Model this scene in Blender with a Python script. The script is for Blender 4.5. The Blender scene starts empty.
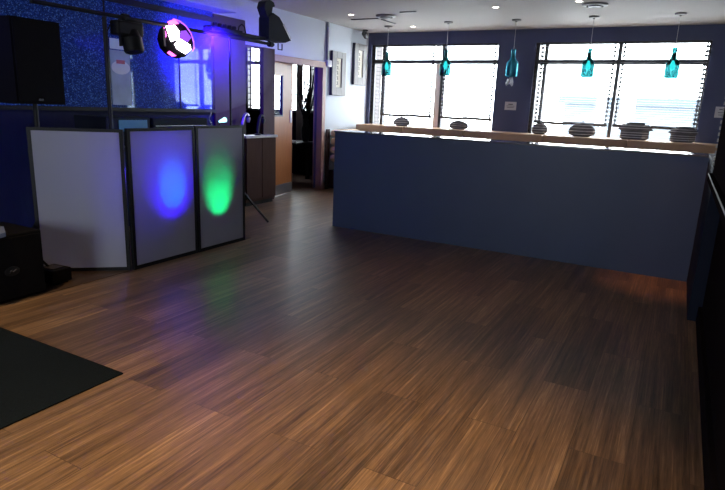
import bpy, bmesh, math, random
from mathutils import Vector, Matrix
random.seed(7)
S = bpy.context.scene
COL = S.collection
PI = math.pi

# ------------------------------------------------------------------ helpers
class MB:
    """collects shapes into one mesh"""
    def __init__(self): self.bm = bmesh.new()
    def box(self, x0, x1, y0, y1, z0, z1, rot=None, piv=None, bev=0):
        m = Matrix.Translation(((x0+x1)/2, (y0+y1)/2, (z0+z1)/2)) @ Matrix.Diagonal((abs(x1-x0), abs(y1-y0), abs(z1-z0), 1))
        if rot is not None:
            p = Vector(piv) if piv is not None else Vector(((x0+x1)/2, (y0+y1)/2, (z0+z1)/2))
            m = Matrix.Translation(p) @ rot.to_4x4() @ Matrix.Translation(-p) @ m
        r = bmesh.ops.create_cube(self.bm, size=1, matrix=m)
        if bev:
            es = list({e for v in r['verts'] for e in v.link_edges})
            bmesh.ops.bevel(self.bm, geom=es, offset=bev, segments=2, affect='EDGES', profile=.5)
        return self
    def tube(self, pts, r, n=10):
        pts = [Vector(p) for p in pts]
        rs = r if isinstance(r, (list, tuple)) else [r]*len(pts)
        rings = []
        up = None
        for i, p in enumerate(pts):
            t = (pts[min(i+1, len(pts)-1)] - pts[max(i-1, 0)]).normalized()
            if up is None:
                up = Vector((0, 0, 1)) if abs(t.z) < .9 else Vector((1, 0, 0))
            a = t.cross(up).normalized(); b = t.cross(a).normalized(); up = -b if False else up
            rings.append([self.bm.verts.new(p + rs[i]*(math.cos(2*PI*k/n)*a + math.sin(2*PI*k/n)*b)) for k in range(n)])
        for i in range(len(rings)-1):
            for k in range(n):
                self.bm.faces.new((rings[i][k], rings[i][(k+1) % n], rings[i+1][(k+1) % n], rings[i+1][k]))
        self.bm.faces.new(rings[0][::-1]); self.bm.faces.new(rings[-1])
        return self
    def lathe(self, prof, n=24, mat=None, cap=True):
        """prof: list of (r, z)"""
        mat = mat or Matrix.Identity(4)
        rings = []
        for r, z in prof:
            r = max(r, 1e-4)
            rings.append([self.bm.verts.new(mat @ Vector((r*math.cos(2*PI*k/n), r*math.sin(2*PI*k/n), z))) for k in range(n)])
        for i in range(len(rings)-1):
            for k in range(n):
                self.bm.faces.new((rings[i][k], rings[i][(k+1) % n], rings[i+1][(k+1) % n], rings[i+1][k]))
        if cap:
            self.bm.faces.new(rings[0][::-1]); self.bm.faces.new(rings[-1])
        return self
    def prism(self, poly, d, mat=None):
        """poly: 2D points in local x,y; extruded by d along local z"""
        mat = mat or Matrix.Identity(4)
        a = [self.bm.verts.new(mat @ Vector((x, y, 0))) for x, y in poly]
        b = [self.bm.verts.new(mat @ Vector((x, y, d))) for x, y in poly]
        n = len(poly)
        self.bm.faces.new(a[::-1]); self.bm.faces.new(b)
        for k in range(n): self.bm.faces.new((a[k], a[(k+1) % n], b[(k+1) % n], b[k]))
        return self
    def build(self, name, mat, parent=None, smooth=False):
        bmesh.ops.recalc_face_normals(self.bm, faces=self.bm.faces)
        me = bpy.data.meshes.new(name)
        if parent is not None:
            self.bm.transform(Matrix.Translation(-parent_world(parent)))
        self.bm.to_mesh(me); self.bm.free()
        o = bpy.data.objects.new(name, me); COL.objects.link(o)
        me.materials.append(mat)
        if smooth:
            for p in me.polygons: p.use_smooth = True
            try: me.set_sharp_from_angle(angle=math.radians(40))
            except Exception: pass
        if parent is not None: o.parent = parent
        return o

def parent_world(o):
    v = Vector((0, 0, 0))
    while o is not None:
        v += o.location; o = o.parent
    return v

def thing(name, label, cat, loc=(0, 0, 0), group=None):
    o = bpy.data.objects.new(name, None); COL.objects.link(o)
    o.location = loc; o.empty_display_size = .1
    return tag(o, label, cat, group)

def tag(o, label=None, cat=None, group=None):
    if label: o['label'] = label
    if cat: o['category'] = cat
    if group: o['group'] = group
    return o

def struct(o):
    o['kind'] = 'structure'; return o

def dup_tree(root, loc, label=None):
    r = root.copy(); COL.objects.link(r); r.location = loc
    if label: r['label'] = label
    for ch in list(root.children):
        c = ch.copy(); COL.objects.link(c); c.parent = r
        for g in list(ch.children):
            d = g.copy(); COL.objects.link(d); d.parent = c
    return r

# ------------------------------------------------------------------ materials
def mat(name, col, rough=.6, metal=0, spec=.5, noise=0, nscale=20, bump=0, coat=0, emit=None, estr=0, stretch=None):
    m = bpy.data.materials.new(name); m.use_nodes = True
    nt = m.node_tree; b = nt.nodes['Principled BSDF']
    c = (*col, 1)
    b.inputs['Base Color'].default_value = c
    b.inputs['Roughness'].default_value = rough
    b.inputs['Metallic'].default_value = metal
    b.inputs['Specular IOR Level'].default_value = spec
    if coat: b.inputs['Coat Weight'].default_value = coat
    if emit:
        b.inputs['Emission Color'].default_value = (*emit, 1); b.inputs['Emission Strength'].default_value = estr
    if noise or bump:
        tc = nt.nodes.new('ShaderNodeTexCoord'); mp = nt.nodes.new('ShaderNodeMapping')
        if stretch: mp.inputs['Scale'].default_value = stretch
        n = nt.nodes.new('ShaderNodeTexNoise'); n.inputs['Scale'].default_value = nscale; n.inputs['Detail'].default_value = 5
        nt.links.new(tc.outputs['Object'], mp.inputs[0]); nt.links.new(mp.outputs[0], n.inputs['Vector'])
        if noise:
            mx = nt.nodes.new('ShaderNodeMix'); mx.data_type = 'RGBA'
            mx.inputs[6].default_value = tuple(max(0, v*(1-noise)) for v in col) + (1,)
            mx.inputs[7].default_value = tuple(min(1, v*(1+noise)) for v in col) + (1,)
            nt.links.new(n.outputs['Fac'], mx.inputs[0]); nt.links.new(mx.outputs[2], b.inputs['Base Color'])
        if bump:
            bp = nt.nodes.new('ShaderNodeBump'); bp.inputs['Strength'].default_value = bump; bp.inputs['Distance'].default_value = .01
            nt.links.new(n.outputs['Fac'], bp.inputs['Height']); nt.links.new(bp.outputs[0], b.inputs['Normal'])
    return m

def floor_mat(name, dark=False):
    m = bpy.data.materials.new(name); m.use_nodes = True
    nt = m.node_tree; N = nt.nodes; L = nt.links; b = N['Principled BSDF']
    geo = N.new('ShaderNodeNewGeometry')
    sep = N.new('ShaderNodeSeparateXYZ'); L.new(geo.outputs['Position'], sep.inputs[0])
    com = N.new('ShaderNodeCombineXYZ')
    L.new(sep.outputs['Y'], com.inputs['X']); L.new(sep.outputs['X'], com.inputs['Y'])
    br = N.new('ShaderNodeTexBrick')
    br.offset = .5; br.offset_frequency = 2
    br.inputs['Scale'].default_value = 1
    br.inputs['Brick Width'].default_value = 1.27; br.inputs['Row Height'].default_value = .245
    br.inputs['Mortar Size'].default_value = .0018; br.inputs['Mortar Smooth'].default_value = .2
    br.inputs['Color1'].default_value = (0, 0, 0, 1); br.inputs['Color2'].default_value = (1, 1, 1, 1)
    br.inputs['Mortar'].default_value = (.5, .5, .5, 1)
    L.new(com.outputs[0], br.inputs['Vector'])
    # fine streaks along the plank
    def streak(sx, sy, detail, dist=0):
        mp = N.new('ShaderNodeMapping'); mp.inputs['Scale'].default_value = (sx, sy, 1)
        L.new(geo.outputs['Position'], mp.inputs[0])
        # shift each plank by its own random value
        ad = N.new('ShaderNodeVectorMath'); ad.operation = 'MULTIPLY_ADD'
        L.new(br.outputs['Color'], ad.inputs[0]); ad.inputs[1].default_value = (13.7, 7.3, 0)
        L.new(mp.outputs[0], ad.inputs[2])
        n = N.new('ShaderNodeTexNoise'); n.inputs['Scale'].default_value = 1; n.inputs['Detail'].default_value = detail
        n.inputs['Roughness'].default_value = .65; n.inputs['Distortion'].default_value = dist
        L.new(ad.outputs[0], n.inputs['Vector']); return n
    n1 = streak(75, 1.5, 6, .3); n2 = streak(16, .6, 3, .3); n3 = streak(210, 7, 3)
    n4 = N.new('ShaderNodeTexNoise'); n4.inputs['Scale'].default_value = .9; n4.inputs['Detail'].default_value = 2
    L.new(geo.outputs['Position'], n4.inputs['Vector'])
    def ma(op, a, bb):
        q = N.new('ShaderNodeMath'); q.operation = op
        for i, v in enumerate((a, bb)):
            if isinstance(v, (int, float)): q.inputs[i].default_value = v
            else: L.new(v, q.inputs[i])
        return q.outputs[0]
    sepb = N.new('ShaderNodeSeparateColor'); L.new(br.outputs['Color'], sepb.inputs[0])
    v = ma('ADD', ma('MULTIPLY', n1.outputs['Fac'], .42), ma('MULTIPLY', n2.outputs['Fac'], .3))
    v = ma('ADD', v, ma('MULTIPLY', n3.outputs['Fac'], .22))
    v = ma('ADD', v, ma('MULTIPLY', sepb.outputs[0], .07))
    cr = N.new('ShaderNodeValToRGB'); L.new(v, cr.inputs[0])
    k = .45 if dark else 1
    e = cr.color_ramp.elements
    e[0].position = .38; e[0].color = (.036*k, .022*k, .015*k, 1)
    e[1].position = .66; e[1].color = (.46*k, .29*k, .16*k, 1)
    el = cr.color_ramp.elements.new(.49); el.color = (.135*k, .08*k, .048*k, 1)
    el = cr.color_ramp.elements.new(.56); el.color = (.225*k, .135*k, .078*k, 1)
    mx = N.new('ShaderNodeMix'); mx.data_type = 'RGBA'
    L.new(ma('MULTIPLY', br.outputs['Fac'], .6), mx.inputs[0]); L.new(cr.outputs[0], mx.inputs[6]); mx.inputs[7].default_value = (.02, .012, .008, 1)
    L.new(mx.outputs[2], b.inputs['Base Color'])
    b.inputs['Roughness'].default_value = .36
    rr = N.new('ShaderNodeMapRange'); L.new(n1.outputs['Fac'], rr.inputs[0])
    rr.inputs[3].default_value = .27; rr.inputs[4].default_value = .47
    L.new(rr.outputs[0], b.inputs['Roughness'])
    b.inputs['Specular IOR Level'].default_value = .55
    bp = N.new('ShaderNodeBump'); bp.inputs['Strength'].default_value = .12; bp.inputs['Distance'].default_value = .004
    L.new(ma('SUBTRACT', n1.outputs['Fac'], br.outputs['Fac']), bp.inputs['Height']); L.new(bp.outputs[0], b.inputs['Normal'])
    return m

def glitter_mat(name, clear):
    m = bpy.data.materials.new(name); m.use_nodes = True
    nt = m.node_tree; N = nt.nodes; L = nt.links; b = N['Principled BSDF']; out = N['Material Output']
    geo = N.new('ShaderNodeNewGeometry')
    vo = N.new('ShaderNodeTexVoronoi'); vo.inputs['Scale'].default_value = 110
    L.new(geo.outputs['Position'], vo.inputs['Vector'])
    cr = N.new('ShaderNodeValToRGB'); L.new(vo.outputs['Color'], cr.inputs[0])
    e = cr.color_ramp.elements
    e[0].position = .3; e[0].color = (.006, .022, .14, 1)
    e[1].position = .97; e[1].color = (.16, .4, .9, 1)
    el = cr.color_ramp.elements.new(.72); el.color = (.018, .07, .36, 1)
    L.new(cr.outputs[0], b.inputs['Base Color'])
    b.inputs['Roughness'].default_value = .6; b.inputs['Specular IOR Level'].default_value = .1
    g = N.new('ShaderNodeBsdfGlossy'); g.inputs['Roughness'].default_value = .03; g.inputs['Color'].default_value = (.5, .62, .8, 1)
    mx = N.new('ShaderNodeMixShader'); mx.inputs[0].default_value = clear
    L.new(b.outputs[0], mx.inputs[1]); L.new(g.outputs[0], mx.inputs[2]); L.new(mx.outputs[0], out.inputs[0])
    return m

def mixmat(name, nodes):
    """nodes: two (type, dict) shaders and a factor"""
    m = bpy.data.materials.new(name); m.use_nodes = True
    nt = m.node_tree; N = nt.nodes; L = nt.links
    out = N['Material Output']; N.remove(N['Principled BSDF'])
    sh = []
    for t, d in nodes[:2]:
        s = N.new(t)
        for k, v in d.items(): s.inputs[k].default_value = v
        sh.append(s)
    mx = N.new('ShaderNodeMixShader'); mx.inputs[0].default_value = nodes[2]
    L.new(sh[0].outputs[0], mx.inputs[1]); L.new(sh[1].outputs[0], mx.inputs[2]); L.new(mx.outputs[0], out.inputs[0])
    return m

M = {}
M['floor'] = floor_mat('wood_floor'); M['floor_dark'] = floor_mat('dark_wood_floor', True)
M['ceiling'] = mat('ceiling_paint', (.50, .46, .435), .75, noise=.02, nscale=3)
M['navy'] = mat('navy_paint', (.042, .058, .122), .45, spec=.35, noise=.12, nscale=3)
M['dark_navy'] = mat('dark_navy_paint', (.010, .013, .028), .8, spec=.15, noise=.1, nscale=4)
M['navy_wall'] = mat('navy_wall_paint', (.075, .085, .17), .6, noise=.06, nscale=3)
M['pale'] = mat('pale_wall_paint', (.60, .64, .72), .6, noise=.02, nscale=3)
M['dark_wall'] = mat('dark_wall_paint', (.012, .009, .01), .95, spec=0, noise=.1, nscale=6)
M['brown_wood'] = mat('brown_wood', (.05, .02, .022), .65, spec=.2, noise=.35, nscale=5, stretch=(8, 8, 1))
M['door_wood'] = mat('door_wood', (.34, .12, .038), .35, noise=.25, nscale=4, stretch=(10, 10, 1))
M['frame_wood'] = mat('door_frame_wood', (.42, .24, .20), .5, noise=.15, nscale=5, stretch=(6, 6, 1))
M['cab_wood'] = mat('cabinet_wood', (.06, .03, .024), .8, spec=.08, noise=.3, nscale=4, stretch=(12, 12, 1))
M['frame'] = mat('dark_window_frame', (.05, .045, .05), .45, noise=.1)
M['black'] = mat('black_plastic', (.006, .006, .008), .6, spec=.25, noise=.2, nscale=60)
M['speaker'] = mat('speaker_black', (.004, .0035, .005), .8, spec=.12, noise=.4, nscale=160, bump=.3)
M['black_metal'] = mat('black_metal', (.010, .010, .013), .55, spec=.25, noise=.1)
M['case'] = mat('equipment_black', (.010, .012, .022), .7, spec=.15, noise=.2, nscale=30)
M['chrome'] = mat('chrome', (.7, .7, .72), .2, metal=1, noise=.05)
M['white'] = mat('white_plastic', (.75, .75, .75), .5, noise=.02)
M['paper'] = mat('paper_notice', (.62, .60, .60), .7, noise=.05, nscale=40)
M['ink'] = mat('print_ink', (.12, .11, .12), .7, noise=.1)
M['tan'] = mat('tan_leather', (.50, .30, .17), .5, noise=.12, nscale=6, bump=.05)
M['seat_tan'] = mat('tan_leather_cushion', (.78, .56, .38), .5, noise=.1, nscale=6, bump=.05)
M['mat'] = mat('black_doormat', (.007, .011, .016), .95, noise=.5, nscale=120, bump=.5, spec=.08)
M['brick'] = None
M['grey_frame'] = mat('grey_picture_frame', (.20, .18, .18), .5, noise=.15, nscale=12)
M['frame_side'] = mat('dark_frame_side', (.03, .03, .06), .5, noise=.1)
M['print'] = mat('cream_print', (.75, .70, .60), .7, noise=.05, nscale=30)
M['ornament'] = mat('dark_woven_ornament', (.13, .12, .13), .55, noise=.8, nscale=18, stretch=(1, 1, 5))
M['ornament2'] = mat('grey_band', (.62, .60, .62), .5, noise=.3, nscale=20)
M['slat'] = mat('blind_slat', (.80, .80, .80), .5, noise=.02)
M['grey_metal'] = mat('grey_metal', (.30, .30, .33), .35, metal=.8, noise=.1)
M['navy_gloss'] = mat('glossy_dark_capping', (.10, .10, .12), .12, spec=.9, noise=.05)
M['lens'] = mat('lamp_lens_white', (1, .9, 1), .3, emit=(1, .88, 1), estr=6, noise=.02)
M['lens_p'] = mat('lamp_lens_magenta', (1, .1, .4), .3, emit=(.95, .12, .65), estr=1.6, noise=.02)
M['lens_v'] = mat('lamp_lens_violet', (.2, .05, .7), .3, emit=(.3, .08, .9), estr=.5, noise=.02)
M['lens_dark'] = mat('lens_dark', (.03, .03, .06), .1, spec=.8, noise=.05)
M['led'] = mat('downlight_lamp', (1, .9, .8), .5, emit=(1, .85, .7), estr=12, noise=.01)
M['screen_blue'] = mat('blue_lit_panel', (.02, .05, .1), .3, emit=(.03, .14, .32), estr=.13, noise=.05)
M['blue_dado'] = mat('deep_blue_panel', (.010, .011, .05), .7, spec=.15, noise=.3, nscale=5, stretch=(6, 6, 1))
M['glitter'] = glitter_mat('blue_glitter', .03); M['mirror'] = glitter_mat('blue_tinted_mirror', .055)
M['teal'] = mixmat('teal_bottle_glass', [('ShaderNodeBsdfTransparent', {'Color': (.06, .185, .19, 1)}), ('ShaderNodeBsdfGlossy', {'Color': (.3, .9, .95, 1), 'Roughness': .15}), .12])
M['teal_thick'] = mixmat('clear_blue_glass', [('ShaderNodeBsdfTransparent', {'Color': (.12, .45, .52, 1)}), ('ShaderNodeBsdfGlossy', {'Color': (.2, .7, .85, 1), 'Roughness': .3}), .2])
M['bulb'] = mat('teal_lit_bulb', (.1, .8, .8), .4, emit=(.1, .85, .85), estr=2.6, noise=.02)
M['bulb_off'] = mat('unlit_bulb', (.25, .45, .5), .3, noise=.02)
M['glass'] = mixmat('window_glass', [('ShaderNodeBsdfTransparent', {'Color': (.97, .98, .98, 1)}), ('ShaderNodeBsdfGlossy', {'Color': (1, 1, 1, 1), 'Roughness': .02}), .05])
M['screen_cloth'] = mixmat('white_stretch_cloth', [('ShaderNodeBsdfDiffuse', {'Color': (.45, .45, .53, 1)}), ('ShaderNodeBsdfTranslucent', {'Color': (.75, .75, .78, 1)}), .42])
M['rail_white'] = mat('worn_white_rail', (.42, .40, .38), .35, noise=.3, nscale=15)
M['outside'] = mat('pavement', (.55, .55, .55), .9, noise=.1)
M['far_house'] = mat('pale_render_house', (.07, .085, .10), .9, noise=.05)
M['blue_slate'] = mat('slate_roof', (.04, .055, .075), .9, noise=.1)

def brick_mat():
    m = bpy.data.materials.new('pale_brick_reveal'); m.use_nodes = True
    nt = m.node_tree; N = nt.nodes; L = nt.links; b = N['Principled BSDF']
    geo = N.new('ShaderNodeNewGeometry'); sep = N.new('ShaderNodeSeparateXYZ'); L.new(geo.outputs['Position'], sep.inputs[0])
    com = N.new('ShaderNodeCombineXYZ'); L.new(sep.outputs['Y'], com.inputs['X']); L.new(sep.outputs['Z'], com.inputs['Y'])
    br = N.new('ShaderNodeTexBrick'); L.new(com.outputs[0], br.inputs['Vector'])
    br.inputs['Scale'].default_value = 1; br.inputs['Brick Width'].default_value = .16; br.inputs['Row Height'].default_value = .075
    br.inputs['Mortar Size'].default_value = .009; br.offset = 0
    br.inputs['Color1'].default_value = (.09, .072, .072, 1); br.inputs['Color2'].default_value = (.08, .064, .065, 1); br.inputs['Mortar'].default_value = (.015, .012, .013, 1)
    L.new(br.outputs['Color'], b.inputs['Base Color']); b.inputs['Roughness'].default_value = .8
    return m
M['brick'] = brick_mat()
M['pier'] = mat('pale_pink_pier', (.75, .62, .60), .7, noise=.1, nscale=20)

# ------------------------------------------------------------------ room shell
H = 2.86; YB = 10.2; XL = -5.57; XR = 4.2; YF = -3.5
WO = .32     # outer wall thickness
def wall(name, *boxes, m):
    b = MB()
    for q in boxes: b.box(*q)
    return struct(b.build(name, m))

struct(MB().box(-10, XR, YF, YB+WO, -.12, 0).build('floor', M['floor']))
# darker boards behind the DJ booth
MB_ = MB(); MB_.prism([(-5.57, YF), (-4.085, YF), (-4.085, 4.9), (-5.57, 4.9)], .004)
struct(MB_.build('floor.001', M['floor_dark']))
struct(MB().box(-10, XR, YF, YB+WO, H, H+.12).build('ceiling', M['ceiling']))

# back wall with two window openings, one further right, one in the lobby
ZT, ZB = 2.645, 1.10
wins = [(-5.50, -3.00), (-2.37, .18), (1.15, 1.95)]
segs = [(-5.72, -5.50), (-3.00, -2.37), (.18, 1.15), (1.95, XR)]
bx = [(a, b, YB, YB+WO, ZB, ZT) for a, b in segs] + [(-5.72, XR, YB, YB+WO, 0, ZB), (-5.72, XR, YB, YB+WO, ZT, H)]
wall('wall_back', *bx, m=M['navy_wall'])
# pale brick reveals lining the openings
for i, (a, b) in enumerate(wins):
    rv = MB().box(a, a+.02, YB+.05, YB+WO+.12, ZB, ZT).box(b-.02, b, YB+.05, YB+WO+.12, ZB, ZT).box(a, b, YB+.05, YB+WO+.05, ZB, ZB+.02)
    struct(rv.build('trim_%d' % (i+10), M['brick']))
# lobby facade
wall('wall_lobby', (-10, -8.72, YB, YB+WO, 0, H), (-6.8, -5.72, YB, YB+WO, 0, H), (-8.72, -6.8, YB, YB+WO, 0, 1.3), (-8.72, -6.8, YB, YB+WO, 2.68, H), m=M['dark_wall'])
wall('wall_lobby_side', (-10.1, -10, 5.6, YB+WO, 0, H), (-10, -5.72, 5.6, 5.75, 0, H), m=M['dark_wall'])

# left wall: glitter zone, timber posts, internal opening, double doors
T = .15
X0 = XL-T
wall('wall_left', (X0, XL, 8.66, YB, 0, H), (X0, XL, 6.45, 8.66, 2.27, H), (X0, XL, 7.22, 8.66, 2.2, 2.27), m=M['pale'])
wall('wall_left.001', (X0, XL, YF, 5.93, 0, H), m=M['blue_dado'])
wall('wall_left.002', (XL-.03, XL+.03, 5.93, 6.55, 0, 2.58), (XL-.03, XL, 6.55, 6.95, 0, 1.02), (XL-.03, XL+.03, 6.95, 7.22, 0, 2.27), (XL-.03, XL+.01, 6.55, 6.95, 2.24, 2.27), m=M['brown_wood'])
wall('wall_left.003', (X0, XL, 5.93, 6.45, 2.58, H), m=M['pale'])
# pale soffit above the glitter panels
struct(MB().box(XL, -5.28, YF, 6.08, 2.60, H, bev=.01).build('trim_1', M['pale']))
struct(MB().box(XL, XL+.045, YF, 5.93, 2.47, 2.53).box(XL, XL+.05, YF, 5.93, 1.33, 1.37).build('trim_2', M['black_metal']))

# glitter mirror panels, each a thing that could be lifted off the wall
ys = [-.9, .75, 2.4, 4.30, 5.33, 5.9]
labs = ['deep blue glitter mirror panel behind the camera end of the booth wall',
        'deep blue glitter mirror panel left of the frame edge',
        'deep blue glitter mirror panel on the wall behind the black loudspeaker',
        'blue glitter panel on the wall behind the hanging black spotlight',
        'narrow tinted mirror panel reflecting the window blinds, left of the brown pillar']
for i in range(2, 5):
    t = thing('glitter_panel', labs[i], 'wall panel', (XL+.012, (ys[i]+ys[i+1])/2, 1.37), 'glitter mirror panels')
    MB().box(XL+.003, XL+.02, ys[i]+.008, ys[i+1]-.008, 1.372, 2.468).build('mirror_sheet', M['mirror' if i == 4 else 'glitter'], t)
    MB().box(XL+.003, XL+.03, ys[i+1]-.016, ys[i+1]-.002, 1.372, 2.468).build('edge_strip', M['black_metal'], t)
t = thing('glitter_panel', 'deep blue glitter mirror panel along the wall left of the loudspeaker', 'wall panel', (XL+.012, -.5, 1.37), 'glitter mirror panels')
MB().box(XL+.003, XL+.02, YF+.01, 2.392, 1.372, 2.468).build('mirror_sheet', M['glitter'], t)
t = thing('painted_reflection', 'painted white and blue window reflection with red mark on the glitter wall behind the gantry upright', 'painted reflection', (XL+.03, 4.45, 1.40))  # flat coloured shapes paint a window's reflection onto the glitter wall
MB().box(XL+.021, XL+.032, 4.33, 4.58, 1.40, 1.98).build('sheet', mat('reflection_grey_blue', (.30, .38, .52), .5, noise=.35, nscale=7), t)
MB().box(XL+.032, XL+.034, 4.33, 4.70, 1.99, 2.10).build('top_patch', mat('reflection_pale', (.62, .72, .78), .5, noise=.1, nscale=8), t)
MB().lathe([(.12, 0), (.12, .002)], 32, Matrix.Translation((XL+.032, 4.455, 1.80)) @ Matrix.Rotation(PI/2, 4, 'Y') @ Matrix.Diagonal((.6, 1, 1, 1))).build('oval_mark', mat('reflection_white', (.7, .72, .75), .5, noise=.05), t)
MB().box(XL+.0345, XL+.036, 4.40, 4.51, 1.84, 1.88).build('red_band', mat('reflection_red', (.45, .08, .09), .5, noise=.1), t)
# teal glitter strip above the panels
struct(MB().box(XL, XL+.012, YF, 5.93, 2.53, 2.60).build('trim_3', M['glitter']))

# front (behind camera) and right walls
wall('wall_front', (-5.72, .5, YF-.15, YF, 0, 1.0), (-5.72, .5, YF-.15, YF, 2.5, H), (-5.72, -3.1, YF-.15, YF, 1.0, 2.5), (-1.7, .5, YF-.15, YF, 1.0, 2.5), m=M['pale'])
struct(MB().box(-3.1, -1.7, YF-.1, YF-.09, 1.0, 2.5).build('added_fill_window', M['glass']))  # added window behind the camera, lets in cool fill light
wall('wall_right', (.216, .5, YF, 4.55, 1.1, H), (.325, .5, YF, 4.85, 0, 1.1), m=M['dark_wall'])
wall('wall_right.001', (.5, XR, 4.4, 4.55, 0, H), (XR, XR+.15, 4.4, YB+WO, 0, H), m=M['navy_wall'])
struct(MB().box(.30, .325, YF, 4.85, 0, .12).build('baseboard_right', M['dark_wall']))
struct(MB().box(.19, .255, YF, 4.5, 1.10, 1.155, bev=.006).build('trim_4', M['dark_wall']))
struct(MB().box(.188, .1905, YF, 4.5, 1.146, 1.1562).build('trim_5', M['rail_white']))
dd = MB()
for k in range(22): dd.box(.207, .216, 4.551, 4.556, 1.20+k*.04, 1.222+k*.04)
struct(dd.build('trim_6', M['rail_white']))
struct(MB().box(XL, XL+.015, 8.66, YB, 0, .12).build('baseboard_left', M['frame_wood']))

# half-height partition (dark navy) with glossy capping
DP = 1.19
wall('wall_partition', (-3.72, .24, 6.05, 6.27, 0, DP-.02), m=M['navy'])
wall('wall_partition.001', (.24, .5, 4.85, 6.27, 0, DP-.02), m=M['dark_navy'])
struct(MB().box(-3.73, .24, 6.04, 6.42, DP-.02, DP, bev=.004).build('trim_7', M['navy_gloss']))
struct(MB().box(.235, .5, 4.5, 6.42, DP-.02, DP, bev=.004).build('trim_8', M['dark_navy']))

# ------------------------------------------------------------------ windows
def window(name, a, b, zb, zt, mull, y0=YB+.10, transom=2.34, lattice=None):
    w = struct(thing(name, None, None, ((a+b)/2, y0, zb)))
    fr = MB()
    f = .055
    fr.box(a, a+f, y0-.03, y0+.04, zb, zt).box(b-f*.5, b, y0-.03, y0+.04, zb, zt)
    fr.box(a, b, y0-.03, y0+.04, zt-.03, zt).box(a, b, y0-.03, y0+.04, zb, zb+.05)
    if transom: fr.box(a, b, y0-.06, y0+.05, transom-.035, transom+.035)
    for mx_ in mull: fr.box(mx_-.028, mx_+.028, y0-.05, y0+.05, zb, zt)
    fr.build('window_frame', M['frame'], w)
    MB().box(a+.01, b-.01, y0+.015, y0+.021, zb+.01, zt-.01).build('pane', M['glass'], w)
    return w
window('window_1', -5.50, -3.00, ZB, ZT, [-5.25, -4.03])
struct(MB().box(-4.16, -4.05, YB+.05, YB+.10, ZB, 2.30).build('trim_20', M['pier']))
window('window_2', -2.37, .18, ZB, ZT, [-2.20, -1.06])
window('window_3', 1.15, 1.95, ZB, ZT, [])
w4 = window('window_4', -8.72, -6.8, 1.3, 2.68, [-8.2, -6.98], y0=YB+.15, transom=0)
lat = MB()
for k in range(16): lat.box(-8.70+k*.12, -8.680+k*.12, YB+.12, YB+.13, 1.3, 2.68)
for k in range(10): lat.box(-8.70, -6.82, YB+.12, YB+.13, 1.40+k*.13, 1.418+k*.13)
lat.box(-8.70, -6.82, YB+.10, YB+.14, 2.28, 2.36)
lat.build('lattice', M['frame'], w4)

# venetian blinds
def blind(a, b, label, zlow=1.35):
    t = thing('venetian_blind', label, 'blind', ((a+b)/2, YB+.0, zlow), 'venetian blinds')
    MB().box(a, b, YB-.01, YB+.04, ZT-.035, ZT-.002).build('headrail', M['frame'], t)
    sl = MB()
    z = zlow+.04
    rt = Matrix.Rotation(math.radians(3), 3, 'X')
    while z < ZT-.05:
        sl.box(a, b, YB-.002, YB+.028, z, z+.0016, rot=rt); z += .036
    sl.build('slats', M['slat'], t)
    MB().tube([(a, YB+.013, zlow+.004), ((a*2+b)/3, YB+.013, zlow-.008), ((a+b)/2, YB+.013, zlow+.006), (b, YB+.013, zlow-.004)], .024, 8).build('bottom_rail', M['frame'], t)
    for k, x in enumerate((a+.03, b-.03)):
        ld = MB()
        z = zlow
        while z < ZT-.04:
            ld.box(x-.022, x+.022, YB-.014, YB-.004, z, z+.034); z += .066
        ld.box(x-.008, x+.008, YB-.012, YB-.009, zlow, ZT-.02)
        ld.build('ladder_tape', M['frame'], t)
    return t
blind(-5.22, -4.17, 'venetian blind in the left half of the left window')
blind(-3.99, -3.02, 'venetian blind in the right half of the left window')
blind(-2.27, -1.10, 'venetian blind in the left half of the right window')
blind(-1.02, .16, 'venetian blind in the right half of the right window, against the dark corner')
blind(1.2, 1.9, 'narrow venetian blind in the far window right of the dark wall')

# ------------------------------------------------------------------ doors
dt = struct(MB().box(XL-.02, XL+.03, 7.22, 8.66, 2.10, 2.20, bev=.004).box(XL-.15, XL+.03, 8.56, 8.66, 0, 2.11, bev=.004).build('trim_9', M['frame_wood']))
def leaf(name, p0, p1, h=2.17, m=None, pane=None, handle=True):
    p0 = Vector((*p0, 0)); p1 = Vector((*p1, 0)); d = (p1-p0); L_ = d.length
    ang = math.atan2(d.y, d.x); R = Matrix.Translation(p0) @ Matrix.Rotation(ang, 4, 'Z')
    w = struct(thing(name, None, None, p0))
    b = MB()
    def lb(bb, u0, u1, v0, v1, z0, z1):
        bb.prism([(u0, v0), (u1, v0), (u1, v1), (u0, v1)], z1-z0, R @ Matrix.Translation((0, 0, z0)))
    if pane:
        u0, u1, z0, z1 = pane
        lb(b, 0, u0, -.02, .02, .03, h); lb(b, u1, L_, -.02, .02, .03, h)
        lb(b, u0, u1, -.02, .02, .03, z0); lb(b, u0, u1, -.02, .02, z1, h)
    else:
        lb(b, 0, L_, -.02, .02, .03, h)
    b.build('door_panel', m, w)
    if pane:
        g = MB(); lb(g, u0, u1, -.004, .004, z0, z1); g.build('pane', M['glass'], w)
        g = MB(); lb(g, u1-.012, u1+.012, -.026, .026, z0-.02, z1+.02); lb(g, u0, u1, -.026, .026, z0-.02, z0); g.build('pane_bead', M['frame'], w)
    if handle:
        k = MB(); lb(k, L_-.09, L_-.03, -.03, -.02, 1.18, 1.38); k.build('push_plate', M['grey_metal'], w)
    k = MB(); lb(k, .01, L_-.01, -.026, -.02, .04, .2); k.build('kick_plate', M['grey_metal'], w)
    return w
leaf('door_1', (-5.60, 7.235), (-5.72, 7.90), m=M['door_wood'], pane=(.02, .32, 1.30, 1.90))
leaf('door_2', (-5.66, 8.54), (-6.07, 9.12), m=mat('dark_purple_door', (.045, .035, .09), .4, noise=.2), handle=False)
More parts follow.
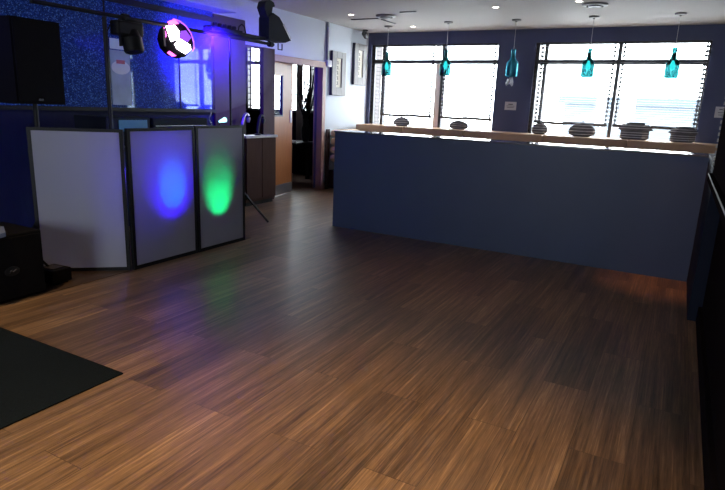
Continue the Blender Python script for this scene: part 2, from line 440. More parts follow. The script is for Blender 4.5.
# lobby furniture silhouettes and curtain
cu = MB()
pts = []
for k in range(25):
    u = k/24; pts.append((-7.10+u*.14, 9.98+.03*math.sin(u*26)))
poly = pts + [(x, y+.012) for x, y in pts[::-1]]
cu.prism(poly, 2.0, Matrix.Translation((0, 0, .65)))
tag(cu.build('curtain', mixmat('pale_curtain', [('ShaderNodeBsdfDiffuse', {'Color': (.5, .42, .46, 1)}), ('ShaderNodeBsdfTranslucent', {'Color': (.22, .19, .20, 1)}), .7])), 'pale pink gathered curtain at the lobby window beyond the doorway', 'curtain')
t = thing('lobby_table', 'dark table seen through the doorway in the dim lobby', 'table', (-6.55, 9.0, 0))
MB().box(-7.5, -6.4, 9.0, 9.75, .72, .76, bev=.008).build('table_top', M['black'], t)
for x in (-7.42, -6.58):
    for y in (9.08, 9.67): MB().box(x-.03, x+.03, y-.03, y+.03, 0, .72).build('leg', M['black'], t)
tag(MB().box(-6.62, -6.52, 9.02, 9.2, .762, .80, bev=.008).build('napkin_stack', M['white']), 'small white stack on the dark table inside the doorway', 'napkins')
# tall twiggy arrangement in front of lobby window
t = thing('twig_vase', 'vase of bare twigs before the lobby window, seen through the doorway', 'vase', (-6.52, 9.5, .762))
MB().lathe([(.05, .763), (.08, .85), (.09, 1.0), (.05, 1.15), (.06, 1.2)], 20, Matrix.Translation((-6.52, 9.5, 0))).build('vase', M['black'], t, True)
tw = MB()
for k in range(44):
    a = random.uniform(0, 2*PI); s = random.uniform(.03, .2)
    p = Vector((-6.52, 9.5, 1.12)); q = [p]
    for j in range(4):
        p = p + Vector((math.cos(a)*s*.5, math.sin(a)*s*.5, random.uniform(.18, .28))); a += random.uniform(-.8, .8); q.append(p)
    tw.tube(q, [.008, .007, .006, .005, .003], 5)
tw.build('twigs', M['black'], t)

# ------------------------------------------------------------------ ceiling fittings
def downlight(x, y, label, on=True):
    t = thing('downlight', label, 'ceiling light', (x, y, H), 'recessed ceiling downlights')
    MB().lathe([(.045, H-.001), (.055, H-.008), (.042, H-.009), (.036, H-.003)], 24, Matrix.Translation((x, y, 0))).build('bezel', M['white'], t, True)
    MB().lathe([(.034, H-.006), (.034, H-.002)], 20, Matrix.Translation((x, y, 0))).build('lamp', M['led'], t)
downlight(-4.75, 8.1, 'small lit downlight nearest the pale left wall')
downlight(-4.33, 9.5, 'small lit downlight above the left window')
downlight(-2.45, 8.0, 'small lit downlight in the middle of the ceiling before the window pillar')
downlight(-1.36, 7.85, 'small lit downlight beside the right round ceiling vent')
def vent(x, y, label):
    t = thing('ceiling_vent', label, 'ceiling vent', (x, y, H), 'round ceiling vents')
    Tm = Matrix.Translation((x, y, 0))
    MB().lathe([(.16, H-.001), (.15, H-.02), (.11, H-.03), (.10, H-.002)], 32, Tm).build('rim', M['grey_frame'], t, True)
    MB().lathe([(.085, H-.012), (.08, H-.035), (.02, H-.045)], 28, Tm).build('disc', M['frame'], t, True)
vent(-4.26, 8.32, 'round grey ceiling vent above the left window side, amid dark slots')
vent(-1.21, 8.11, 'round grey ceiling vent above the right window')
for (a, b_, c, d, lb) in ((-5.0, -4.5, 8.52, 8.55, 'thin dark ceiling slot left of the round vent'),
                         (-4.50, -4.48, 8.63, 9.13, 'thin dark ceiling slot running towards the left window'),
                         (-3.9, -3.64, 8.05, 8.075, 'short thin dark ceiling slot right of the round vent')):
    tag(MB().box(a, b_, c, d, H-.012, H-.0005).build('ceiling_slot', M['frame']), lb, 'ceiling slot', 'thin slots in the ceiling')

# pendants
def pendant(x, y, label, kind=0):
    t = thing('pendant_light', label, 'pendant light', (x, y, H), 'teal bottle pendant lights')
    Tm = Matrix.Translation((x, y, 0))
    MB().lathe([(.07, H-.0005), (.07, H-.022), (.02, H-.03), (.012, H-.04)], 28, Tm).build('canopy', M['grey_frame'], t, True)
    MB().tube([(x, y, H-.03), (x, y, 2.38)], .0035, 6).build('cord', M['white'], t)
    g = MB().lathe([(.030, 2.43), (.034, 2.425), (.030, 2.40), (.030, 2.33), (.045, 2.28), (.082, 2.235), (.088, 2.20), (.088, 2.05), (.082, 2.03)], 28, Tm, cap=False)
    g.build('bottle', M['teal'] if kind == 0 else M['teal_thick'], t, True)
    b = MB().lathe([(.012, 2.36), (.02, 2.34), (.022, 2.27), (.018, 2.26)], 16, Tm); b.build('lamp_holder', M['black'], t, True)
    MB().lathe([(.012, 2.26), (.03, 2.21), (.034, 2.18), (.025, 2.145), (.004, 2.13)], 20, Tm).build('bulb', M['bulb'] if kind == 0 else M['bulb_off'], t, True)
    if kind:
        s = MB()
        for k in range(14):
            a = k*2.4; r = .015+.055*((k*7) % 5)/5
            px, py, pz = x+r*math.cos(a), y+r*math.sin(a), 1.99-.012*k/2
            s.bm.verts.ensure_lookup_table()
            s.lathe([(.004, pz-.03), (.02, pz), (.004, pz+.035)], 6, Matrix.Translation((px, py, 0)))
        s.build('shell_cluster', M['ornament2'], t)
    return t
pendant(-4.74, 9.38, 'teal glass bottle pendant furthest left, hanging by the lattice strip of the left window')
pendant(-3.54, 9.12, 'teal glass bottle pendant hanging at the mullion of the left window')
pendant(-2.45, 9.12, 'clear blue bottle pendant against the dark pillar between the windows', 1)
pendant(-1.34, 9.08, 'teal glass bottle pendant before the left half of the right window')
pendant(-.26, 9.06, 'teal glass bottle pendant furthest right, before the right window')

# ------------------------------------------------------------------ pictures, notices, small wall things
def picture(y0, y1, z0, z1, label):
    t = thing('picture_frame', label, 'picture', (XL, (y0+y1)/2, z0), 'grey framed prints on the left wall')
    x0, x1 = XL+.002, XL+.055
    b = .14
    MB().box(x0, x1, y0, y0+b, z0, z1, bev=.006).box(x0, x1, y1-b, y1, z0, z1, bev=.006).box(x0, x1, y0+b, y1-b, z0, z0+b, bev=.003).box(x0, x1, y0+b, y1-b, z1-b*.8, z1, bev=.003).build('frame', M['grey_frame'], t)
    MB().box(x0, x1-.003, y0-.006, y0, z0, z1).build('frame_edge', M['frame_side'], t)
    p = MB().box(x0, x1-.022, y0+b, y1-b, z0+b, z1-b*.8).build('print', M['print'], t)
    n = 5; zz = z1-b*.8-.03; hh = (z1-z0-1.8*b-.06)/n; w = (y1-y0-2*b)*.5; yc = (y0+y1)/2-.03
    for k in range(n):
        zc = zz-hh*(k+.5); g = MB()
        g.box(x1-.022, x1-.020, yc-w*.32, yc+w*.32, zc+hh*.2, zc+hh*.27)
        g.box(x1-.022, x1-.020, yc-.006, yc+.006, zc-hh*.3, zc+hh*.33)
        g.box(x1-.022, x1-.020, yc-w*.28, yc+w*.3, zc-hh*.3, zc-hh*.23)
        g.box(x1-.022, x1-.020, yc+w*.18, yc+w*.26, zc-hh*.28, zc+hh*.05)
        g.build('letter', M['ink'], p)
picture(8.83, 9.29, 1.66, 2.41, 'grey deep-framed narrow print beside the doorway and conduit')
picture(9.60, 10.06, 1.88, 2.62, 'grey deep-framed narrow print near the window corner, hung higher')
t = thing('notice', 'small white notice on the dark pillar between the windows', 'notice', (-2.69, YB, 1.55), 'small notices on the dark wall')
MB().box(-2.80, -2.60, YB-.006, YB-.0005, 1.53, 1.67).build('sheet', M['paper'], t)
MB().box(-2.74, -2.66, YB-.008, YB-.006, 1.62, 1.635).box(-2.77, -2.63, YB-.008, YB-.006, 1.595, 1.603).box(-2.76, -2.64, YB-.008, YB-.006, 1.57, 1.578).build('print', M['ink'], t)
t = thing('notice', 'small pale notice at the far right of the right window', 'notice', (.48, YB, 1.55), 'small notices on the dark wall')
MB().box(.37, .60, YB-.006, YB-.0005, 1.54, 1.70).build('sheet', M['paper'], t)
MB().box(.42, .55, YB-.008, YB-.006, 1.655, 1.668).box(.41, .56, YB-.008, YB-.006, 1.61, 1.618).box(.42, .54, YB-.008, YB-.006, 1.575, 1.583).build('print', M['ink'], t)
t = thing('wall_sounder', 'white alarm box below a grey conduit beside the door frame', 'alarm', (XL, 8.72, 2.14))
MB().box(XL+.001, XL+.06, 8.67, 8.80, 2.13, 2.24, bev=.01).build('housing', M['white'], t)
MB().tube([(XL+.022, 8.70, 2.24), (XL+.022, 8.70, H-.002)], .02, 12).build('conduit', M['grey_metal'], t)
t = thing('security_camera', 'dark ceiling-mounted security camera in the window corner', 'camera', (-5.40, 9.75, H))
MB().lathe([(.05, H-.001), (.05, H-.02), (.02, H-.03), (.015, H-.07)], 20, Matrix.Translation((-5.40, 9.75, 0))).build('mount', M['frame'], t, True)
MB().lathe([(.035, -.11), (.05, -.08), (.05, .09), (.04, .11)], 20, Matrix.Translation((-5.40, 9.75, H-.09)) @ Matrix.Rotation(math.radians(80), 4, 'X') @ Matrix.Rotation(.3, 4, 'Y')).build('body', M['frame'], t, True)

# ------------------------------------------------------------------ banquettes
t = thing('banquette', 'long tan leather banquette under the windows', 'banquette', (-2.3, 9.85, 0))
bk = MB()
xs = [-5.5, -4.5, -3.35, -2.0, -.72, .62]
for a, b_ in zip(xs[:-1], xs[1:]): bk.box(a+.004, b_-.004, 9.68, 9.93, .52, 1.155, bev=.02)
bk.build('backrest', M['tan'], t, True)
MB().box(-5.5, .62, 9.2, 9.93, .08, .34).build('base', M['brown_wood'], t)
MB().box(-5.3, .62, 9.15, 9.72, .34, .5, bev=.04).build('seat', M['seat_tan'], t, True)
tag(MB().box(-5.5, .95, 9.94, YB-.001, 1.125, 1.158, bev=.004).build('window_shelf', M['tan']), 'pale wooden shelf behind the banquette below the windows', 'shelf')
t = thing('booth_seat', 'tan channel-tufted bench beside the door frame, left of the partition', 'banquette', (-5.3, 9.3, 0))
MB().box(XL+.033, XL+.055, 8.69, 8.80, 0, 1.07, bev=.005).build('end_panel', M['brown_wood'], t, True)
ch = MB()
for k in range(4): ch.box(XL+.035, XL+.22, 8.81, 9.66, .49+k*.145, .63+k*.145, bev=.06)
ch.build('backrest', M['seat_tan'], t, True)
MB().box(XL+.22, XL+.62, 8.81, 9.12, .34, .48, bev=.05).build('seat', M['seat_tan'], t, True)
MB().box(XL+.035, XL+.58, 8.81, 9.12, .02, .34).build('base', M['brown_wood'], t)

# ornaments on the shelf: domed and roofed
def ornament(x, w, h, kind, label):
    y = 9.98; z0 = 1.159
    t = thing('shelf_ornament', label, 'ornament', (x, y, z0), 'dark banded ornaments along the window shelf')
    sc = Matrix.Translation((x, y, z0)) @ Matrix.Diagonal((w/2, .075, h, 1))
    if kind == 'dome':
        MB().lathe([(.6, 0), (.92, .12), (1, .3), (.97, .5), (.8, .72), (.5, .9), (.2, .97), (.02, 1)], 28, sc).build('body', M['ornament'], t, True)
        bd = MB()
        for z, r in ((.15, .97), (.38, 1.02), (.6, .93), (.8, .72)):
            bd.lathe([(r, z-.025), (r+.05, z), (r, z+.025)], 28, sc)
        bd.build('bands', M['ornament2'], t, True)
        MB().lathe([(.01, 1), (.12, 1.03), (.02, 1.12)], 12, sc).build('knob', M['ornament'], t, True)
    else:
        MB().lathe([(.72, 0), (.84, .08), (.8, .42), (.82, .52), (1.04, .56), (.86, .72), (.78, .86), (.55, .9), (.5, 1.0), (.1, 1.0)], 6, sc).build('body', M['ornament'], t)
        bd = MB()
        for z, r in ((.12, .86), (.26, .84), (.4, .83), (.66, .97), (.8, .85)):
            bd.lathe([(r, z-.02), (r+.04, z), (r, z+.02)], 6, sc)
        bd.build('bands', M['ornament2'], t)
ornament(-4.67, .34, .17, 'dome', 'dark banded oval ornament furthest left on the window shelf')
ornament(-3.54, .36, .16, 'dome', 'dark flat-topped oval ornament below the right half of the left window')
ornament(-2.11, .27, .19, 'dome', 'small dark round ornament beside the pillar, at the right window')
ornament(-1.44, .42, .22, 'dome', 'larger dark domed ornament below the left half of the right window')
ornament(-.66, .50, .26, 'roof', 'dark roof-shaped ornament below the right half of the right window, the biggest')
ornament(-.0, .40, .23, 'roof', 'dark roof-shaped ornament furthest right on the window shelf')

# ------------------------------------------------------------------ cabinet
t = thing('cabinet', 'dark wooden two-door cabinet with a pale top beside the open door', 'cabinet', (-5.48, 6.72, 0))
cx0, cx1 = XL+.032, -5.38
MB().box(cx0, cx1-.02, 6.36, 7.05, .06, .985).build('body', M['cab_wood'], t)
for a, b_ in ((6.37, 6.715), (6.725, 7.045)):
    d = MB().box(cx1-.02, cx1, a, b_, .1, .98, bev=.003).build('door', M['cab_wood'], t)
MB().box(cx0, cx1+.02, 6.34, 7.07, .985, 1.02, bev=.004).build('top', M['rail_white'], t)
MB().box(cx0+.01, cx1-.04, 6.39, 7.02, .0, .06).build('plinth', M['black'], t)
def arch(y, w, h, mt, nm, label):
    q = [(cx0+.08, y-w/2+(w*(1-math.cos(a))/2), 1.022+h*math.sin(a)) for a in [PI*k/14 for k in range(15)]]
    tt = thing(nm, label, 'tap', (cx0+.08, y, 1.02), 'curved things on the cabinet')
    MB().tube([(q[0][0], q[0][1], 1.022)] + q[1:10], .022, 12).build('neck', mt, tt, True)
    MB().lathe([(.05, 1.0205), (.045, 1.04), (.02, 1.05)], 20, Matrix.Translation((cx0+.08, y-w/2, 0))).build('foot', mt, tt, True)
    e = q[9]
    MB().lathe([(.03, e[2]-.02), (.032, e[2]-.05), (.02, e[2]-.09)], 16, Matrix.Translation((e[0], e[1], 0))).build('spout', mt, tt, True)
arch(6.46, .2, .30, M['grey_metal'], 'curved_tap', 'grey curved tap on the cabinet end nearest the screens')
arch(6.80, .18, .28, M['black_metal'], 'curved_tap', 'black curved tap on the cabinet before the lattice window')

# ------------------------------------------------------------------ DJ facade screens
t = thing('screen_facade', 'three white stretch-cloth screens in black folding frames on the floor', 'screen', (-4.2, 3.8, 0))
def screen(p0, p1, h0, h1):
    p0 = Vector((*p0, 0)); p1 = Vector((*p1, 0)); d = p1-p0; L_ = d.length; a = math.atan2(d.y, d.x)
    R = Matrix.Translation(p0) @ Matrix.Rotation(a, 4, 'Z')
    f = MB(); w = .032
    def lb(bb, u0, u1, v0, v1, z0, z1): bb.prism([(u0, v0), (u1, v0), (u1, v1), (u0, v1)], z1-z0, R @ Matrix.Translation((0, 0, z0)))
    lb(f, .002, w, -.015, .015, 0, h0); lb(f, L_-w, L_-.002, -.015, .015, 0, h0)
    lb(f, w, L_-w, -.015, .015, .0, .035); lb(f, w, L_-w, -.015, .015, h0-.025, h0)
    fr = f.build('frame', M['black_metal'], t)
    c = MB(); lb(c, w-.004, L_-w+.004, -.012, -.009, .03, h0-.02); c.build('cloth', M['screen_cloth'], fr)
screen((-4.65, 2.80), (-4.10, 3.285), 1.225, 1.225)
screen((-4.09, 3.30), (-4.09, 4.075), 1.235, 1.235)
screen((-4.09, 4.085), (-4.09, 4.79), 1.25, 1.25)

# loudspeaker on pole stand
t = thing('loudspeaker', 'large black loudspeaker raised on a pole at the far left', 'speaker', (-4.55, 2.8, 1.41))
sp = MB(); sp.prism([(-4.40, 2.60), (-4.40, 2.99), (-4.72, 2.93), (-4.72, 2.60)], .625, Matrix.Translation((0, 0, 1.41)))
sp.build('cabinet', M['speaker'], t)
MB().box(-4.399, -4.390, 2.615, 2.975, 1.425, 2.02, bev=.004).build('grille', M['speaker'], t)
MB().box(-4.389, -4.386, 2.76, 2.80, 1.437, 1.452).build('badge', M['chrome'], t)
t = thing('speaker_stand', 'black pole stand carrying the raised loudspeaker behind the screens', 'stand', (-4.62, 2.72, 0))
px, py = -4.68, 2.91
MB().tube([(px, py, .25), (px, py, 1.408)], .018, 12).build('pole', M['black_metal'], t, True)
MB().tube([(px, py, .55), (px, py, .85)], .026, 12).build('collar', M['black_metal'], t, True)
for k, a in enumerate((1.5, 2.6, 3.7)):
    MB().tube([(px, py, .55), (px+.32*math.cos(a), py+.32*math.sin(a), .015)], .012, 8).build('leg', M['black_metal'], t, True)

# subwoofer
t = thing('subwoofer', 'big black subwoofer on the floor at the left edge', 'speaker', (-4.3, 2.25, 0))
MB().box(-4.58, -4.11, 1.98, 2.51, .012, .50, bev=.01).build('cabinet', M['speaker'], t)
MB().box(-4.109, -4.095, 2.0, 2.49, .03, .48, bev=.004).build('grille', M['speaker'], t)
bd = MB().lathe([(.045, 0), (.045, .004), (.04, .006)], 28, Matrix.Translation((-4.094, 2.26, .235)) @ Matrix.Rotation(PI/2, 4, 'Y') @ Matrix.Diagonal((.8, 1.2, 1, 1))).build('badge', M['black'], t, True)
MB().tube([(-4.086, 2.235, .225), (-4.086, 2.25, .247), (-4.086, 2.262, .232), (-4.086, 2.285, .247)], .0045, 6).build('emblem', M['chrome'], bd)
for a in (2.03, 2.46):
    for x in (-4.55, -4.15): MB().lathe([(.02, 0.004), (.02, .012)], 12, Matrix.Translation((x, a, 0))).build('foot', M['black'], t)
tag(MB().prism([(-4.55, 2.05), (-4.27, 2.33), (-4.07, 2.23), (-4.01, 2.10), (-4.35, 1.80)], .03, Matrix.Translation((0, 0, .502))).build('folded_sheet', mat('pale_blue_board', (.13, .17, .28), .5, noise=.05)), 'pale flat board lying on top of the black subwoofer', 'board')

t = thing('floor_light', 'small black light box with bracket on the floor before the left screen', 'light box', (-4.38, 2.72, 0))
rz = Matrix.Rotation(.1, 3, 'Z')
MB().box(-4.42, -4.22, 2.62, 2.80, .01, .12, rot=rz, bev=.01).build('body', M['black'], t)
MB().box(-4.38, -4.26, 2.66, 2.76, .122, .127, rot=rz).build('top_plate', M['frame'], t)
MB().tube([(-4.36, 2.60, .10), (-4.36, 2.60, .19), (-4.36, 2.63, .21)], .012, 8).tube([(-4.36, 2.70, .12), (-4.36, 2.66, .17), (-4.36, 2.63, .21)], .01, 8).build('bracket', M['black_metal'], t)
for x in (-4.39, -4.23): MB().box(x-.015, x+.015, 2.66, 2.76, .004, .012).build('foot', M['black'], t)

# ------------------------------------------------------------------ lighting gantry
GX, GZ = -4.5, 2.175
t = thing('lighting_gantry', 'black lighting gantry with long crossbar standing behind the screens', 'lighting stand', (GX, 4.3, 0))
MB().tube([(GX, 2.84, GZ), (GX, 5.84, GZ)], .017, 12).build('crossbar', M['black_metal'], t, True)
for y in (3.48, 5.06):
    MB().tube([(GX, y, .35), (GX, y, GZ-.02)], .018 if y < 4 else .012, 12).build('pole', M['black_metal'], t, True)
    MB().tube([(GX, y, .5), (GX, y, .75)], .03, 12).build('collar', M['black_metal'], t, True)
    aa = (1.5, 3.6, 4.9) if y > 4 else (2.2, 4.0, 5.6)
    for a in aa:
        ll = .62 if (y > 4 and a == 1.5) else .28
        MB().tube([(GX, y, .62 if ll > .5 else .55), (GX+ll*math.cos(a), y+ll*math.sin(a), .016)], .014, 8).build('leg', M['black_metal'], t, True)

def clamp(tt, y, up=False):
    MB().lathe([(.034, -.03), (.034, .03)], 14, Matrix.Translation((GX, y, GZ)) @ Matrix.Rotation(PI/2, 4, 'X')).build('clamp', M['black_metal'], tt, True)
# black spotlight (can with yoke)
t = thing('stage_light', 'unlit black spotlight hanging from the gantry beside the upright', 'stage light', (GX, 3.7, GZ), 'stage lights on the gantry')
clamp(t, 3.7)
MB().box(GX-.06, GX+.06, 3.57, 3.85, 2.02, 2.145, bev=.02).build('head', M['black'], t)
MB().box(GX-.015, GX+.015, 3.63, 3.645, 1.93, 2.12).box(GX-.015, GX+.015, 3.85, 3.865, 1.93, 2.12).box(GX-.015, GX+.015, 3.63, 3.865, 2.142, 2.158).build('yoke', M['black_metal'], t)
Rm = Matrix.Translation((GX+.02, 3.745, 1.985)) @ Matrix.Rotation(math.radians(-14), 4, 'Y')
MB().lathe([(.05, .10), (.07, .08), (.078, .03), (.088, .02), (.088, -.085), (.08, -.10)], 24, Rm).build('barrel', M['black'], t, True)
MB().lathe([(.076, -.098), (.07, -.104)], 24, Rm).build('lens', M['lens_dark'], t)
MB().tube([(GX, 3.60, 2.10), (GX, 3.53, 2.09), (GX, 3.50, 2.03), (GX, 3.505, 1.7), (GX-.02, 3.5, 1.25)], .006, 6).build('cable', M['black'], t, True)
# lit faceted effect light
t = thing('stage_light', 'lit effect light with glowing white and magenta lenses on the gantry', 'stage light', (GX, 4.3, GZ), 'stage lights on the gantry')
clamp(t, 4.3)
MB().box(GX-.02, GX+.02, 4.16, 4.44, 2.12, 2.15).box(GX-.02, GX+.02, 4.11, 4.135, 1.98, 2.14).box(GX-.02, GX+.02, 4.465, 4.49, 1.98, 2.14).build('yoke', M['black_metal'], t)
n_ = Vector((.80, -.58, -.1)).normalized(); sr = Vector((0, 0, 1)).cross(n_).normalized(); su = n_.cross(sr)
c = Vector((GX+.02, 4.285, 2.055))
B = Matrix(((sr.x, su.x, n_.x, c.x), (sr.y, su.y, n_.y, c.y), (sr.z, su.z, n_.z, c.z), (0, 0, 0, 1)))
K = .0106
MB().lathe([(.08, -.16), (.13, -.13), (.165, -.03), (.172, .02), (.16, .03)], 12, B @ Matrix.Translation((-.02, -.005, 0))).build('housing', M['black'], t)
hub = MB().lathe([(.16, .028), (.13, .05), (.03, .06)], 12, B @ Matrix.Translation((-.02, -.005, 0))).build('lens_plate', M['black'], t)
def facet(nm, pl, z, mt_): MB().prism([(a*K, b_*K) for a, b_ in pl], .016, B @ Matrix.Translation((0, 0, z))).build(nm, M[mt_], hub)
facet('lens', [(-10.8, 11), (-3, 12.6), (1, 7.5), (.4, .4), (-6.7, -1.6), (-8.8, 4.5)], .055, 'lens')
facet('lens', [(-3.7, -3.7), (2, 1), (10.6, -3.7), (11, -7.8), (6, -11.8), (-1.6, -7.8)], .055, 'lens')
facet('lens', [(2.5, 8), (1.6, 1.5), (8.5, -1), (11.5, 3), (7, 9)], .05, 'lens_v')
facet('lens', [(-12, 10), (-15, 4), (-13, -2), (-10, 3)], .045, 'lens_p')
facet('lens', [(-8, -10), (-5, -12), (-2, -14), (-6, -15), (-10, -12)], .045, 'lens_p')
facet('lens', [(-9, 15), (-3, 17.5), (1, 14), (-3, 13.4), (-8, 12.6)], .045, 'lens_p')
MB().tube([B @ Vector((a*K, b_*K, .03)) for a, b_ in ((-4, 18), (2, 16.5), (7.5, 12.7), (12, 6.5), (14, 0), (14.5, -6), (13, -9))], .007, 8).build('rim_glow', mat('violet_lit_rim', (.4, .15, .9), .3, emit=(.35, .08, .95), estr=.9, noise=.02), t, True)
# tilted flat light above bar end
t = thing('stage_light', 'tilted black scanner light standing up at the right end of the gantry', 'stage light', (GX, 5.8, GZ), 'stage lights on the gantry')
clamp(t, 5.78)
def P(y, z): return (y, z)
XY = Matrix.Translation((GX+.07, 0, 0)) @ Matrix(((0, 0, -1, 0), (1, 0, 0, 0), (0, 1, 0, 0), (0, 0, 0, 1)))
b = MB(); b.prism([(5.66, 2.22), (5.66, 2.46), (5.74, 2.52), (5.86, 2.49), (5.92, 2.44), (6.10, 2.25), (5.98, 2.21)], .15, XY)
b.build('body', M['case'], t)
b = MB(); b.prism([(5.60, 2.56), (5.63, 2.63), (5.70, 2.66), (5.78, 2.64), (5.80, 2.60), (5.76, 2.585), (5.74, 2.52), (5.66, 2.46)], .11, Matrix.Translation((-.02, 0, 0)) @ XY)
b.build('mirror_head', M['black'], t)
MB().prism([(5.93, 2.41), (6.08, 2.26), (6.10, 2.275), (5.95, 2.425)], .13, Matrix.Translation((.005, 0, 0)) @ XY).build('mirror', M['grey_metal'], t)
MB().tube([(GX, 5.93, 2.2), (GX, 5.93, 2.13), (GX, 6.01, 2.13), (GX, 6.01, 2.2)], .008, 8).build('safety_loop', M['black_metal'], t)
# flat laser bar lying on crossbar
t = thing('light_bar', 'slim black light bar with knobs lying along the gantry crossbar', 'stage light', (GX, 5.2, GZ))
MB().box(GX-.06, GX+.07, 4.72, 5.20, 2.198, 2.25, bev=.008).box(GX-.05, GX+.06, 5.20, 5.62, 2.198, 2.235, bev=.008).build('body', M['case'], t)
kn = MB()
for k in range(5): kn.lathe([(.022, 2.25), (.026, 2.262), (.022, 2.285)], 12, Matrix.Translation((GX+.03, 4.80+k*.075, 0)))
kn.build('knobs', M['black'], t, True)
MB().tube([(GX, 5.20, 2.24), (GX, 5.215, 2.30), (GX, 5.26, 2.33), (GX, 5.31, 2.31), (GX, 5.33, 2.235)], .007, 8).build('handle', M['black'], t, True)

# equipment table behind the booth
t = thing('equipment_table', 'black trestle table hidden behind the white screens', 'table', (-4.9, 4.1, 0))
MB().box(-5.35, -4.62, 3.62, 5.3, .98, 1.02).build('table_top', M['black'], t)
for x in (-5.3, -4.68):
    for y in (3.68, 5.24): MB().box(x-.02, x+.02, y-.02, y+.02, 0, .98).build('leg', M['black_metal'], t)
t = thing('equipment_case', 'black equipment case with a silver bottom edge behind the middle screen', 'flight case', (-5.0, 4.8, 1.02), 'equipment behind the screens')
MB().box(-5.28, -4.8, 4.22, 5.0, 1.022, 1.29, bev=.008).build('body', M['case'], t)
MB().box(-4.8, -4.793, 4.25, 4.97, 1.205, 1.212).build('edging', M['grey_metal'], t)
t = thing('equipment_case', 'dark case with a dim blue lit face behind the left screen', 'flight case', (-5.0, 3.9, 1.02), 'equipment behind the screens')
MB().box(-5.28, -4.8, 3.66, 4.18, 1.022, 1.30, bev=.008).build('body', M['case'], t)
MB().box(-4.8, -4.794, 3.80, 4.14, 1.16, 1.27).build('lit_face', M['screen_blue'], t)
t = thing('loose_cable', 'loose curling cable hanging behind the right screen', 'cable', (-4.78, 5.03, 1.02))
MB().tube([(-4.78, 5.03+.02*math.sin(k*1.3), 1.03+k*.03) for k in range(12)], .006, 6).build('flex', M['rail_white'], t, True)
t = thing('gooseneck_lamp', 'small pale-lit lamp on the table behind the right screen', 'lamp', (-4.74, 5.16, 1.02))
MB().lathe([(.04, 1.022), (.035, 1.04), (.01, 1.05)], 16, Matrix.Translation((-4.74, 5.16, 0))).tube([(-4.74, 5.16, 1.04), (-4.74, 5.15, 1.2), (-4.74, 5.12, 1.26)], .007, 8).build('stem', M['black_metal'], t, True)
MB().lathe([(.012, -.05), (.03, .05)], 14, Matrix.Translation((-4.72, 5.16, 1.265)) @ Matrix.Rotation(-1.35, 4, 'X')).build('shade', mat('pale_cyan_lamp', (.4, .8, .9), .3, emit=(.4, .9, 1), estr=1.2, noise=.02), t, True)

# ------------------------------------------------------------------ mat on floor
mt_ = MB(); mt_.box(-4.05, -2.515, -.6, 1.925, .0005, .009, bev=.003)
tag(mt_.build('floor_mat', M['mat']), 'black floor mat on the wooden floor at the lower left', 'mat')

# ------------------------------------------------------------------ outside
struct(MB().box(-30, 30, YB+WO+.15, 60, -.25, -.15).build('ground_outside', M['outside']))
t = thing('far_building', 'pale building across the road with a blue-grey roof line', 'building', (2, 34, -.15))
MB().box(-6, 14, 34, 40, -.15, 2.1).build('wall', M['far_house'], t)
MB().box(-6.3, 14.3, 33.6, 40.3, 2.1, 2.5).build('roof', M['blue_slate'], t)
t = thing('street_railing', 'pale railing outside below the blinds of the left window', 'railing', (-5, 13, -.15))
r_ = MB()
for k in range(40): r_.box(-9+k*.16, -8.985+k*.16, 13, 13.015, -.15, 1.35)
r_.build('bars', M['rail_white'], t); MB().box(-9, -2.7, 12.99, 13.03, 1.35, 1.39).build('top_rail', M['rail_white'], t)

# ------------------------------------------------------------------ lights
def light(name, kind, loc, energy, col, **kw):
    l = bpy.data.lights.new(name, kind); l.energy = energy; l.color = col
    tgt = kw.pop('to', None)
    for k, v in kw.items(): setattr(l, k, v)
    o = bpy.data.objects.new(name, l); COL.objects.link(o); o.location = loc
    if tgt is not None: o.rotation_euler = (Vector(tgt)-Vector(loc)).to_track_quat('-Z', 'Y').to_euler()
    return o
w = bpy.data.worlds.new('sky'); S.world = w; w.use_nodes = True
bg = w.node_tree.nodes['Background']; bg.inputs[0].default_value = (.86, .94, 1, 1); bg.inputs[1].default_value = 10
for (a, b_, z0, z1) in [(*wins[0], ZB, ZT), (*wins[1], ZB, ZT), (*wins[2], ZB, ZT), (-8.72, -6.8, 1.3, 2.68)]:
    o = light('window_portal', 'AREA', ((a+b_)/2, YB+WO+.02, (z0+z1)/2), 1, (1, 1, 1), shape='RECTANGLE', size=b_-a, size_y=z1-z0, to=((a+b_)/2, 0, (z0+z1)/2))
    o.data.cycles.is_portal = True
o = light('window_portal', 'AREA', (-2.4, YF-.16, 1.75), 1, (1, 1, 1), shape='RECTANGLE', size=1.4, size_y=1.5, to=(-2.4, 5, 1.75)); o.data.cycles.is_portal = True  # portal of the added fill window
WARM = (1, .66, .27)
# warm downlights over the dance floor and behind the camera
for x, y, e in ((-1.15, 1.6, 150), (-3.8, 1.55, 72), (-.6, .3, 35), (-2.4, .2, 40), (-2.2, 3.7, 11), (-1.0, 4.5, 9)):
    light('ceiling_spot', 'SPOT', (x, y, H-.03), e, WARM, spot_size=math.radians(74), spot_blend=1, shadow_soft_size=.05, to=(x, y, 0))
light('ceiling_spot', 'SPOT', (.02, 5.75, H-.03), 45, (1, .42, .18), spot_size=math.radians(30), spot_blend=1, shadow_soft_size=.05, to=(.05, 5.85, 0))
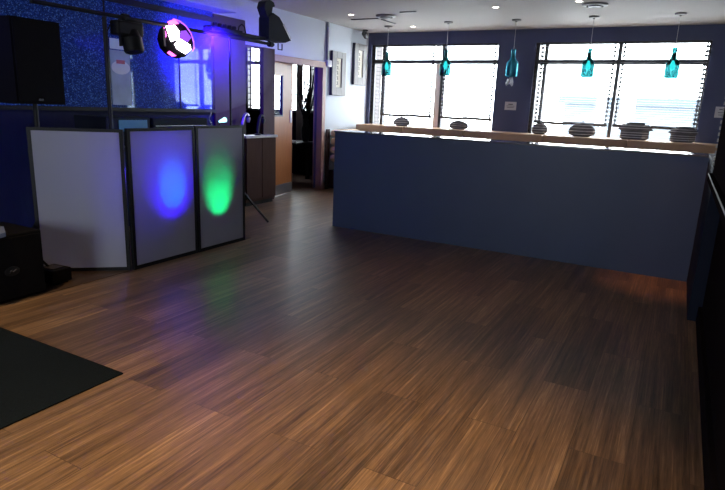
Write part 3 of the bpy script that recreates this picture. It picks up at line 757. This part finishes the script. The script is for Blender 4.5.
# stage lights: blue and green beams onto the back of the screens, blue wash from the effect light
light('blue_beam', 'SPOT', (-4.44, 3.77, .32), 60, (.0, .30, 1), spot_size=math.radians(42), spot_blend=1, shadow_soft_size=.02, to=(-4.09, 3.78, .66))
light('blue_halo', 'SPOT', (-4.46, 3.76, .30), 60, (.04, .0, 1), spot_size=math.radians(72), spot_blend=1, shadow_soft_size=.02, to=(-4.09, 3.77, .68))
light('green_beam', 'SPOT', (-4.44, 4.39, .20), 62, (.0, 1, .25), spot_size=math.radians(52), spot_blend=1, shadow_soft_size=.02, to=(-4.09, 4.39, .55))
light('blue_wash', 'SPOT', (-4.35, 4.65, 2.12), 850, (.05, .01, 1), spot_size=math.radians(66), spot_blend=1, shadow_soft_size=.08, to=(-5.57, 5.9, 2.1))
light('blue_fill', 'SPOT', (-4.62, 3.9, .75), 16, (.06, .03, 1), spot_size=math.radians(120), spot_blend=1, shadow_soft_size=.1, to=(-4.1, 3.6, .85))
light('violet_wash', 'SPOT', (-4.3, 2.2, 2.2), 5, (.06, .04, 1), spot_size=math.radians(95), spot_blend=1, shadow_soft_size=.1, to=(-5.57, 3.0, .8))

hz = bpy.data.materials.new('thin_blue_lit_haze'); hz.use_nodes = True
nt = hz.node_tree; nt.nodes.remove(nt.nodes['Principled BSDF'])
vs = nt.nodes.new('ShaderNodeVolumeScatter'); vs.inputs['Color'].default_value = (.9, .9, 1, 1); vs.inputs['Density'].default_value = .22; vs.inputs['Anisotropy'].default_value = .2
nt.links.new(vs.outputs[0], nt.nodes['Material Output'].inputs['Volume'])
hb = tag(MB().lathe([(.15, -.95), (.55, -.7), (.7, 0), (.55, .6), (.15, .8)], 24, Matrix.Translation((-4.88, 5.2, 2.0)) @ Matrix.Rotation(.12, 4, 'Z') @ Matrix.Rotation(PI/2, 4, 'X') @ Matrix.Diagonal((.75, .95, 1, 1))).build('haze', hz, None, True), 'thin blue-lit haze in the beam beside the lit effect light', 'haze')
hb['kind'] = 'stuff'

# ------------------------------------------------------------------ camera
cam = bpy.data.cameras.new('camera'); co = bpy.data.objects.new('camera', cam); COL.objects.link(co)
yaw, pitch, roll = -0.4960078, 0.23959147, 0.04149994
F = 569.7146
cam.sensor_fit = 'HORIZONTAL'; cam.sensor_width = 36; cam.lens = F/725*36; cam.clip_start = .05
cy, sy, cp, sp_ = math.cos(yaw), math.sin(yaw), math.cos(pitch), math.sin(pitch)
f = Vector((sy*cp, cy*cp, -sp_)); r = Vector((cy, -sy, 0)); u = r.cross(f)
r2 = math.cos(roll)*r + math.sin(roll)*u; u2 = -math.sin(roll)*r + math.cos(roll)*u
co.matrix_world = Matrix(((r2.x, u2.x, -f.x, 0), (r2.y, u2.y, -f.y, 0), (r2.z, u2.z, -f.z, 1.5), (0, 0, 0, 1)))
S.camera = co
S.view_settings.view_transform = 'Standard'; S.view_settings.look = 'None'
S.view_settings.exposure = 1.2; S.view_settings.gamma = 1; S.view_settings.use_curve_mapping = False
S.cycles.use_denoising = True
S.cycles.max_bounces = 10; S.cycles.transparent_max_bounces = 16; S.cycles.sample_clamp_indirect = 6
